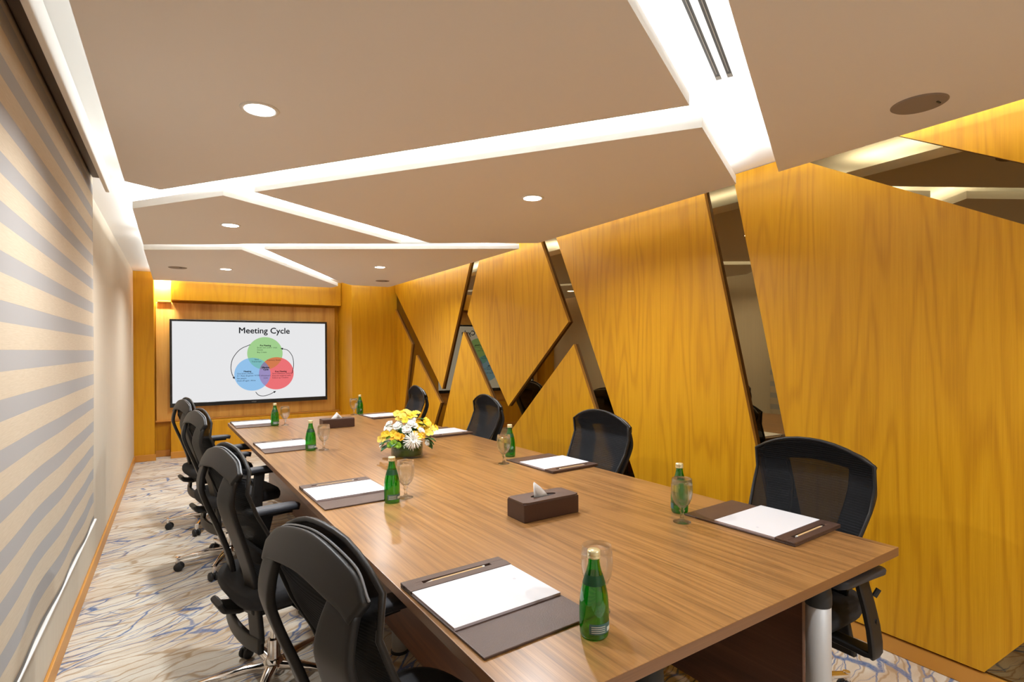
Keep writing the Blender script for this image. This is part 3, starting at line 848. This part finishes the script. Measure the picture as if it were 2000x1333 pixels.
# ------------------------------------------------------------------ desk pads, paper, pencils
PW, PL = .335, .45
def pad(u, v, flip, rz, lab, plab, nlab):
    """u,v: centre on the table; the pen strip is towards +v (flip 0) or -v (flip 1)"""
    z = TH + .0006; r = TR + rz + (PI if flip else 0)
    t = thing('desk_pad', lab, 'desk pad', T(u, v, z), r, 'leather desk pads')
    obj('board', bx(-PW / 2, PW / 2, -PL / 2, PL / 2, 0, .006), LEATHER, t, bevel=.002)
    # pen strip with its long groove
    bm = bmesh.new(); y0, y1 = PL / 2 - .072, PL / 2; g0, g1 = PL / 2 - .044, PL / 2 - .028; gx = .115
    box(bm, -PW / 2, PW / 2, y0, g0, .0062, .0145); box(bm, -PW / 2, PW / 2, g1, y1, .0062, .0145)
    box(bm, -PW / 2, -gx, g0, g1, .0062, .0145); box(bm, gx, PW / 2, g0, g1, .0062, .0145)
    bmesh.ops.remove_doubles(bm, verts=bm.verts, dist=1e-5)
    obj('pen_strip', bm, LEATHER, t, bevel=.0015, angle=50)
    obj('groove', bx(-gx, gx, g0, g1, .0061, .0068), LEATHER_D, t)
    M = t.matrix_basis if False else Matrix.Translation(T(u, v, z)) @ Matrix.Rotation(r, 4, 'Z')
    n = thing('notepad', nlab, 'notepad', M @ Vector((0, .028, .0064)), r, 'white notepads')
    obj('paper_block', bx(-PW / 2 + .002, PW / 2 - .004, -.116, .1215, 0, .0065), PAPER_EDGE, n)
    obj('top_sheet', bx(-PW / 2 + .0015, PW / 2 - .0035, -.1165, .122, .0066, .0072), PAPER, n)
    bm = bmesh.new()
    c0 = Vector((PW / 2 - .055, -.0, .0074)) if True else None
    vs = []
    for k in range(16):
        rr = .008 if k % 2 == 0 else .0035; a = 2 * PI * k / 16; vs.append(bm.verts.new(c0 + Vector((math.cos(a) * rr, math.sin(a) * rr + .03, 0))))
    bm.faces.new(vs); obj('emblem', bm, plain('emblem_grey', (.55, .55, .6), .8), n)
    q = thing('pencil', plab, 'pencil', M @ Vector((0, PL / 2 - .036, .0070)), r + .01, 'pale pencils')
    b1 = bmesh.new(); tube(b1, [(-.085, 0, .0038), (.085, 0, .0038)], .0036, 6); obj('barrel', b1, PENCILM, q)
    b1 = bmesh.new(); sweep(b1, [Vector((-.085, 0, .0038)), Vector((-.105, 0, .0038))], [.007, .001], [.007, .001], (0, 0, 1), 8, 1); obj('point', b1, TIPM, q)
    b1 = bmesh.new(); tube(b1, [(.0851, 0, .0038), (.093, 0, .0038)], .0037, 8); obj('end_cap', b1, WHT, q)
L = 'on the blind side'
pad(.180, .43, 0, .03, 'brown leather desk pad at the near left corner of the table', 'pencil in the pad at the near left corner of the table', 'white notepad on the near left desk pad, beside the chair in the foreground')
pad(.185, 1.76, 0, .02, 'brown leather desk pad beside the second green bottle on the blind side', 'pencil in the second pad from the viewer on the blind side', 'white notepad, second from the viewer on the blind side')
pad(.190, 3.27, 0, .02, 'brown leather desk pad, third from the viewer on the blind side', 'pencil in the third pad from the viewer on the blind side', 'white notepad, third from the viewer on the blind side')
pad(.185, 4.66, 0, .0, 'brown leather desk pad at the far left corner of the table', 'pencil in the pad at the far left corner of the table', 'white notepad at the far left corner of the table')
pad(1.395, .425, 1, .04, 'brown leather desk pad at the near right corner of the table', 'pencil lying in the pad in front of the nearest oak-side chair', 'white notepad in front of the nearest oak-side chair')
pad(1.385, 1.75, 1, .03, 'brown leather desk pad in front of the second oak-side chair', 'pencil in the pad in front of the second oak-side chair', 'white notepad in front of the second oak-side chair')
pad(1.385, 3.22, 1, .03, 'brown leather desk pad partly behind the flowers', 'pencil in the pad partly behind the flowers', 'white notepad partly behind the flowers')
pad(1.375, 4.58, 1, .03, 'brown leather desk pad at the far right corner of the table', 'pencil in the pad at the far right corner of the table', 'white notepad at the far right corner of the table')

# ------------------------------------------------------------------ bottles and goblets
BP = [(0, 0), (.028, 0), (.033, .004), (.0345, .02), (.035, .05), (.0345, .075), (.032, .100), (.0265, .125), (.0195, .148), (.0148, .166), (.0132, .180), (.0132, .186), (0, .186)]
def patch(r_of, z0, z1, a0, a1, off=.0005, n=14, m=6):
    bm = bmesh.new(); g = []
    for j in range(m + 1):
        z = z0 + (z1 - z0) * j / m
        g.append([bm.verts.new(((r_of(z) + off) * math.cos(a0 + (a1 - a0) * i / n), (r_of(z) + off) * math.sin(a0 + (a1 - a0) * i / n), z)) for i in range(n + 1)])
    for j in range(m):
        for i in range(n): bm.faces.new((g[j][i], g[j][i + 1], g[j + 1][i + 1], g[j + 1][i]))
    return bm
def brad(z):
    for (r0, z0), (r1, z1) in zip(BP[1:], BP[2:]):
        if z <= z1: return r0 + (r1 - r0) * (z - z0) / (z1 - z0) if z1 > z0 else r1
    return BP[-2][0]
LBL = plain('bottle_label_teal', (.05, .13, .13), .5); LBW = plain('bottle_label_white', (.62, .66, .60), .5); LBY = plain('bottle_label_yellow', (.70, .52, .04), .5)
LBG = plain('neck_band_green', (.0, .05, .012), .4)  # dark green of the liquid line in the bottle neck
def make_bottle(lab):
    t = thing('water_bottle', lab, 'bottle', (0, 0, 0), 0, 'green water bottles')
    prof = catmull([(r, 0, z) for r, z in BP[1:-1]], 3)
    obj('glass_body', lathe(bmesh.new(), [(0, 0)] + [(q.x, q.z) for q in prof] + [(0, .186)], 32), BOTTLE, t, True)
    c = obj('cap', lathe(bmesh.new(), [(.0145, .183), (.0155, .184), (.0155, .188), (.0145, .189), (.0155, .190), (.0155, .199), (.0145, .2015), (0, .2015)], 28), GOLD, t, True)
    l = obj('lower_label', patch(brad, .016, .040, -.4, 2.4), LBL, t, True)
    obj('barcode', patch(brad, .020, .030, .9, 1.7, .0009), LBW, l, True)
    for k in range(4): obj('print_line', patch(brad, .0195 + .0045 * k, .0212 + .0045 * k, -.25, .75, .0009, m=1), LBW, l, True)
    obj('neck_band', patch(brad, .124, .146, -PI, PI, n=28), LBG, t, True)  # dark band standing in for the liquid line in the neck
    obj('yellow_label', patch(brad, .088, .112, 1.9, 2.7, .0008), LBY, t, True)
    return t
bot = make_bottle('green water bottle at the near end of the table, in front of its goblet')
spots = [(.292, .150, None), (.306, 1.500, 'green water bottle on the blind side between the second pad and the flowers'),
 (.309, 3.014, 'green water bottle, third from the viewer on the blind side'), (.332, 4.45, 'green water bottle on the far left, below the television'),
 (1.239, .682, 'green water bottle behind the goblet by the nearest oak-side pad'), (1.30, 2.063, 'green water bottle behind the goblet by the second oak-side pad'),
 (1.244, 4.883, 'green water bottle at the far right end of the table')]
for i, (u, v, lab) in enumerate(spots):
    ang = -2.2 if u < .7 else .2
    if i == 0: bot.location = T(u, v, TH + .0004); bot.rotation_euler = (0, 0, ang)
    else: dup(bot, T(u, v, TH + .0004), ang + .13 * i, lab)
GP = [(0, 0), (.034, 0), (.034, .002), (.018, .006), (.009, .012), (.0065, .022), (.0065, .036), (.0105, .042), (.0105, .046), (.0075, .051), (.016, .060), (.029, .074), (.0375, .095), (.0410, .120), (.0405, .145), (.0375, .170), (.0367, .170), (.0397, .145), (.0402, .120), (.0367, .096), (.028, .0755), (.015, .0615), (0, .056)]
def goblet(i, u, v, lab, first=[None]):
    if first[0] is None:
        first[0] = tag(obj('goblet', lathe(bmesh.new(), GP, 36), GLASS, None, True), lab, 'glass', 'stemmed goblets')
        first[0].location = T(u, v, TH + .0004); return
    g = first[0].copy(); COL.objects.link(g); g.location = T(u, v, TH + .0004); g['label'] = lab
for i, (u, v, lab) in enumerate([(.378, .235, 'clear goblet behind the nearest green bottle'), (.385, 1.535, 'clear goblet on the blind side in front of the flower vase'),
  (.388, 2.985, 'clear goblet beside the third blind-side bottle, in front of the far tissue box'), (.414, 4.43, 'clear goblet on the far left below the television'),
  (1.142, .59, 'clear goblet standing before the bottle near the oak-side foreground pad'), (1.153, 1.903, 'clear goblet before the bottle by the second oak-side pad'),
  (1.165, 4.84, 'clear goblet at the far right end of the table')]):
    goblet(i, u, v, lab)

# ------------------------------------------------------------------ tissue boxes
def tissue_box(u, v, rz, lab, tip):
    t = thing('tissue_box', lab, 'tissue box', T(u, v, TH + .0004), TR + rz, 'brown tissue boxes')
    a, b, h = .137, .062, .078
    bm = bmesh.new(); N = 40
    box(bm, -a, a, -b, b, 0, h - .006)
    obj('body', bm, LEATHER_D, t, bevel=.003)
    # lid with an oval opening
    bm = bmesh.new(); outer, inner = [], []
    for i in range(N):
        an = 2 * PI * (i + .5) / N; c, s = math.cos(an), math.sin(an)
        k = 1 / max(abs(c), abs(s)); outer.append((c * k * a, s * k * b)); inner.append((c * .062, s * .021))
    for z in (h - .0058, h):
        pass
    vo = [[bm.verts.new((x, y, z)) for x, y in outer] for z in (h - .0058, h)]; vi = [[bm.verts.new((x, y, z)) for x, y in inner] for z in (h - .0058, h)]
    for i in range(N):
        j = (i + 1) % N
        bm.faces.new((vo[1][i], vo[1][j], vi[1][j], vi[1][i])); bm.faces.new((vo[0][i], vi[0][i], vi[0][j], vo[0][j]))
        bm.faces.new((vo[0][i], vo[0][j], vo[1][j], vo[1][i])); bm.faces.new((vi[0][i], vi[1][i], vi[1][j], vi[0][j]))
    obj('lid', bm, LEATHER, t)
    obj('opening', lathe(bmesh.new(), [(0, h - .0057), (.02, h - .0057), (.02, h - .0050), (0, h - .0050)], 24), plain('opening_dark', (.01, .006, .005), .8), t).scale = (3.0, 1, 1)
    bm = bmesh.new()
    if tip == 0: prof = [(-.052, 0, 0), (-.050, .004, .066), (-.022, .006, .046), (.002, .004, .024), (.022, 0, 0)]
    else: prof = [(-.058, 0, 0), (-.028, .003, .030), (-.004, .004, .058), (.022, .003, .030), (.048, 0, 0)]
    f = [bm.verts.new((x, y - .006, h - .004 + z)) for x, y, z in prof]; g = [bm.verts.new((x * .8, y + .010, h - .004 + z * .82)) for x, y, z in prof]
    bm.faces.new(f); bm.faces.new(g[::-1])
    for i in range(len(f)): bm.faces.new((f[i], g[i], g[(i + 1) % len(f)], f[(i + 1) % len(f)]))
    bmesh.ops.subdivide_edges(bm, edges=bm.edges[:], cuts=2)
    for v_ in bm.verts: v_.co.y += .0025 * math.sin(v_.co.x * 160)
    obj('tissue', bm, TISSUE, t, True)
tissue_box(.757, .978, 0, 'brown leather tissue box in the middle of the near half of the table', 0)
tissue_box(.770, 4.035, 0, 'brown leather tissue box near the television end of the table', 1)

# ------------------------------------------------------------------ flower arrangement
fl = thing('flower_arrangement', 'low glass vase of yellow and white flowers in the middle of the table', 'flowers', T(.765, 2.44, TH + .0004), 0)
VR, VH = .100, .095
obj('vase', lathe(bmesh.new(), [(0, 0), (VR - .003, 0), (VR, .003), (VR, VH), (VR - .003, VH), (VR - .003, .012), (0, .012)], 48), VASEG, fl, True)
bm = bmesh.new(); lathe(bm, [(0, .013), (VR - .010, .013), (VR - .0055, .018), (VR - .0055, VH - .008), (VR - .014, VH - .002), (0, VH - .002)], 48)
obj('leaf_lining', bm, LEAF2, fl, True)
bm = bmesh.new(); lathe(bm, [(0, VH - .0019), (.085, VH - .0019), (.092, VH + .015), (.085, VH + .045), (.06, VH + .08), (.03, VH + .10), (0, VH + .105)], 28)
for v_ in bm.verts:
    v_.co += Vector((random.uniform(-1, 1), random.uniform(-1, 1), random.uniform(-1, 1))) * .005
obj('foliage', bm, LEAFM, fl, True)
def frame_of(d):
    d = Vector(d).normalized(); x = d.cross(Vector((0, 0, 1))); x = x.normalized() if x.length > .1 else Vector((1, 0, 0)); y = d.cross(x)
    return Matrix((x, y, d)).transposed()
def petals(bm, c, d, n, L0, W0, lift, cup=.3, rot0=0):
    R3 = frame_of(d)
    for k in range(n):
        a = 2 * PI * k / n + rot0 + random.uniform(-.12, .12)
        e = Vector((math.cos(a), math.sin(a), 0)); s = Vector((-math.sin(a), math.cos(a), 0)); l = L0 * random.uniform(.88, 1.1)
        rows = []
        for t, w_ in ((0.02, .25), (.35, .8), (.7, 1.0), (.92, .7), (1.0, .15)):
            z = lift * l * (t + cup * t * (1 - t) * 3) - .15 * l * t ** 3
            ctrp = e * (l * t * math.sqrt(max(.05, 1 - lift * lift * .5))) + Vector((0, 0, z))
            rows.append([bm.verts.new(Vector(c) + R3 @ (ctrp + s * W0 * w_ * q + Vector((0, 0, abs(q) * W0 * .35)))) for q in (-1, 0, 1)])
        for r0, r1 in zip(rows, rows[1:]):
            for q in (0, 1): bm.faces.new((r0[q], r0[q + 1], r1[q + 1], r1[q]))
def cam_side():   # direction from the arrangement to the viewer, in its own frame
    q = T(.765, 2.44); return Vector((-q.x, -q.y, .6)).normalized()
CS = cam_side(); RT = Vector((0, 0, 1)).cross(CS); RT = Vector((-RT.x, -RT.y, 0)).normalized() * -1
# RT points to the viewer's right
if RT.dot(Vector((1, -.3, 0))) < 0: RT = -RT
FWD = Vector((CS.x, CS.y, 0)).normalized()
def fp(r, f, z): return RT * r + FWD * f + Vector((0, 0, z))
CEN = Vector((0, 0, .06))
def lily_cluster(r, f, z, mats, n=6, spread=.03):
    for k in range(n):
        a = 2 * PI * k / n; o_ = fp(r + math.cos(a) * spread, f + math.sin(a) * spread * .8, z + random.uniform(-.012, .016))
        bm = bmesh.new(); d0 = (o_ - CEN).normalized() + CS * .8 + Vector((random.uniform(-.3, .3), random.uniform(-.3, .3), random.uniform(-.2, .3))); petals(bm, o_, d0, 6, random.uniform(.021, .027), .0105, .45, .3, random.random())
        obj('yellow_bloom', bm, random.choice(mats), fl, True)
lily_cluster(-.035, .0, .262, [YEL, YEL, YEL2], 5); lily_cluster(.03, -.01, .268, [YEL, YEL2], 6, .034); lily_cluster(-.01, .03, .238, [YEL2, YEL], 4)
lily_cluster(.10, .01, .212, [YEL, ORA], 6, .034); lily_cluster(.145, .0, .175, [YEL, YEL2], 6, .034); lily_cluster(.115, .05, .155, [YEL2, YEL], 5, .028)
lily_cluster(-.10, .045, .158, [YEL, YEL2], 6, .036); lily_cluster(-.135, .03, .125, [YEL2, LIME], 4, .026); lily_cluster(-.055, .085, .135, [ORA, YEL], 4, .024)
lily_cluster(.07, .075, .140, [ORA, YEL], 4, .022)
lily_cluster(.0, -.09, .225, [YEL, YEL2], 6, .05); lily_cluster(-.08, -.09, .16, [YEL, WHT], 6, .045); lily_cluster(.09, -.09, .16, [YEL, YEL2], 6, .045)
def rosette(r, f, z, R0, m, name='white_bloom'):
    bm = bmesh.new(); c = fp(r, f, z); d0 = (c - CEN).normalized() + CS * .4
    for q, (n, s, lf) in enumerate(((5, .5, 1.1), (7, .8, .75), (9, 1.0, .4))): petals(bm, c, d0, n, R0 * s, R0 * .42, lf, .5, q * .4)
    obj(name, bm, m, fl, True)
for a in ((-.105, .02, .205, .027), (-.055, .05, .195, .032), (-.04, .03, .215, .026), (.02, .055, .205, .034), (.0, .075, .175, .034), (.045, .05, .195, .026), (.03, .03, .225, .03), (.085, .06, .165, .024), (-.145, .045, .095, .024), (-.15, .03, .08, .022), (.12, .09, .095, .02)):
    rosette(*a, WHT)
for a in ((-.075, .10, .100, .026), (-.10, .09, .090, .022), (-.05, .105, .088, .022)): rosette(*a, LIME, 'lime_bloom')
bm = bmesh.new(); c = fp(.035, .105, .118); d0 = fp(.25, 1, .45)
for n, L0, lf in ((16, .022, 1.4), (22, .038, .95), (26, .052, .5), (28, .060, .15), (22, .062, -.15)): petals(bm, c, d0, n, L0, .0022, lf, .25, random.random())
obj('spider_mum', bm, WHT, fl, True)
def leaf(r, f, z, L0, W0, d):
    bm = bmesh.new(); c = fp(r, f, z); e = fp(*d).normalized(); s = e.cross(Vector((0, 0, 1))).normalized(); up = s.cross(e); rows = []
    for t, w_ in ((0, .1), (.25, .75), (.5, 1), (.75, .75), (1, .05)):
        rows.append([bm.verts.new(c + e * L0 * t + s * W0 * w_ * q + up * (.18 * abs(q) * W0 - L0 * .35 * t * t)) for q in (-1, 0, 1)])
    for r0, r1 in zip(rows, rows[1:]):
        for q in (0, 1): bm.faces.new((r0[q], r0[q + 1], r1[q + 1], r1[q]))
    obj('leaf', bm, LEAFM, fl, True)
for a in ((-.09, .06, .11, .08, .028, (-1, .4, .1)), (-.10, .05, .085, .075, .026, (-1, .8, -.1)), (.10, .07, .12, .075, .03, (1, .3, -.2)), (.11, .05, .10, .07, .03, (1, .8, -.5)), (.12, .07, .12, .06, .026, (1, .2, .0)),
          (.05, .0, .235, .075, .018, (1, .2, .2)), (.06, .02, .215, .07, .02, (1, .5, .0)), (-.03, .04, .22, .05, .016, (-.4, .6, -.4)), (.0, .05, .225, .05, .015, (.2, .8, -.5)), (-.07, .08, .12, .06, .028, (-.5, 1, -.4)), (.0, -.09, .11, .10, .03, (0, -1, 0)), (-.1, -.08, .11, .08, .03, (-1, -1, 0)), (.1, -.08, .11, .08, .03, (1, -1, 0)), (-.08, .03, .19, .05, .016, (-1, .2, .5))):
    leaf(*a)
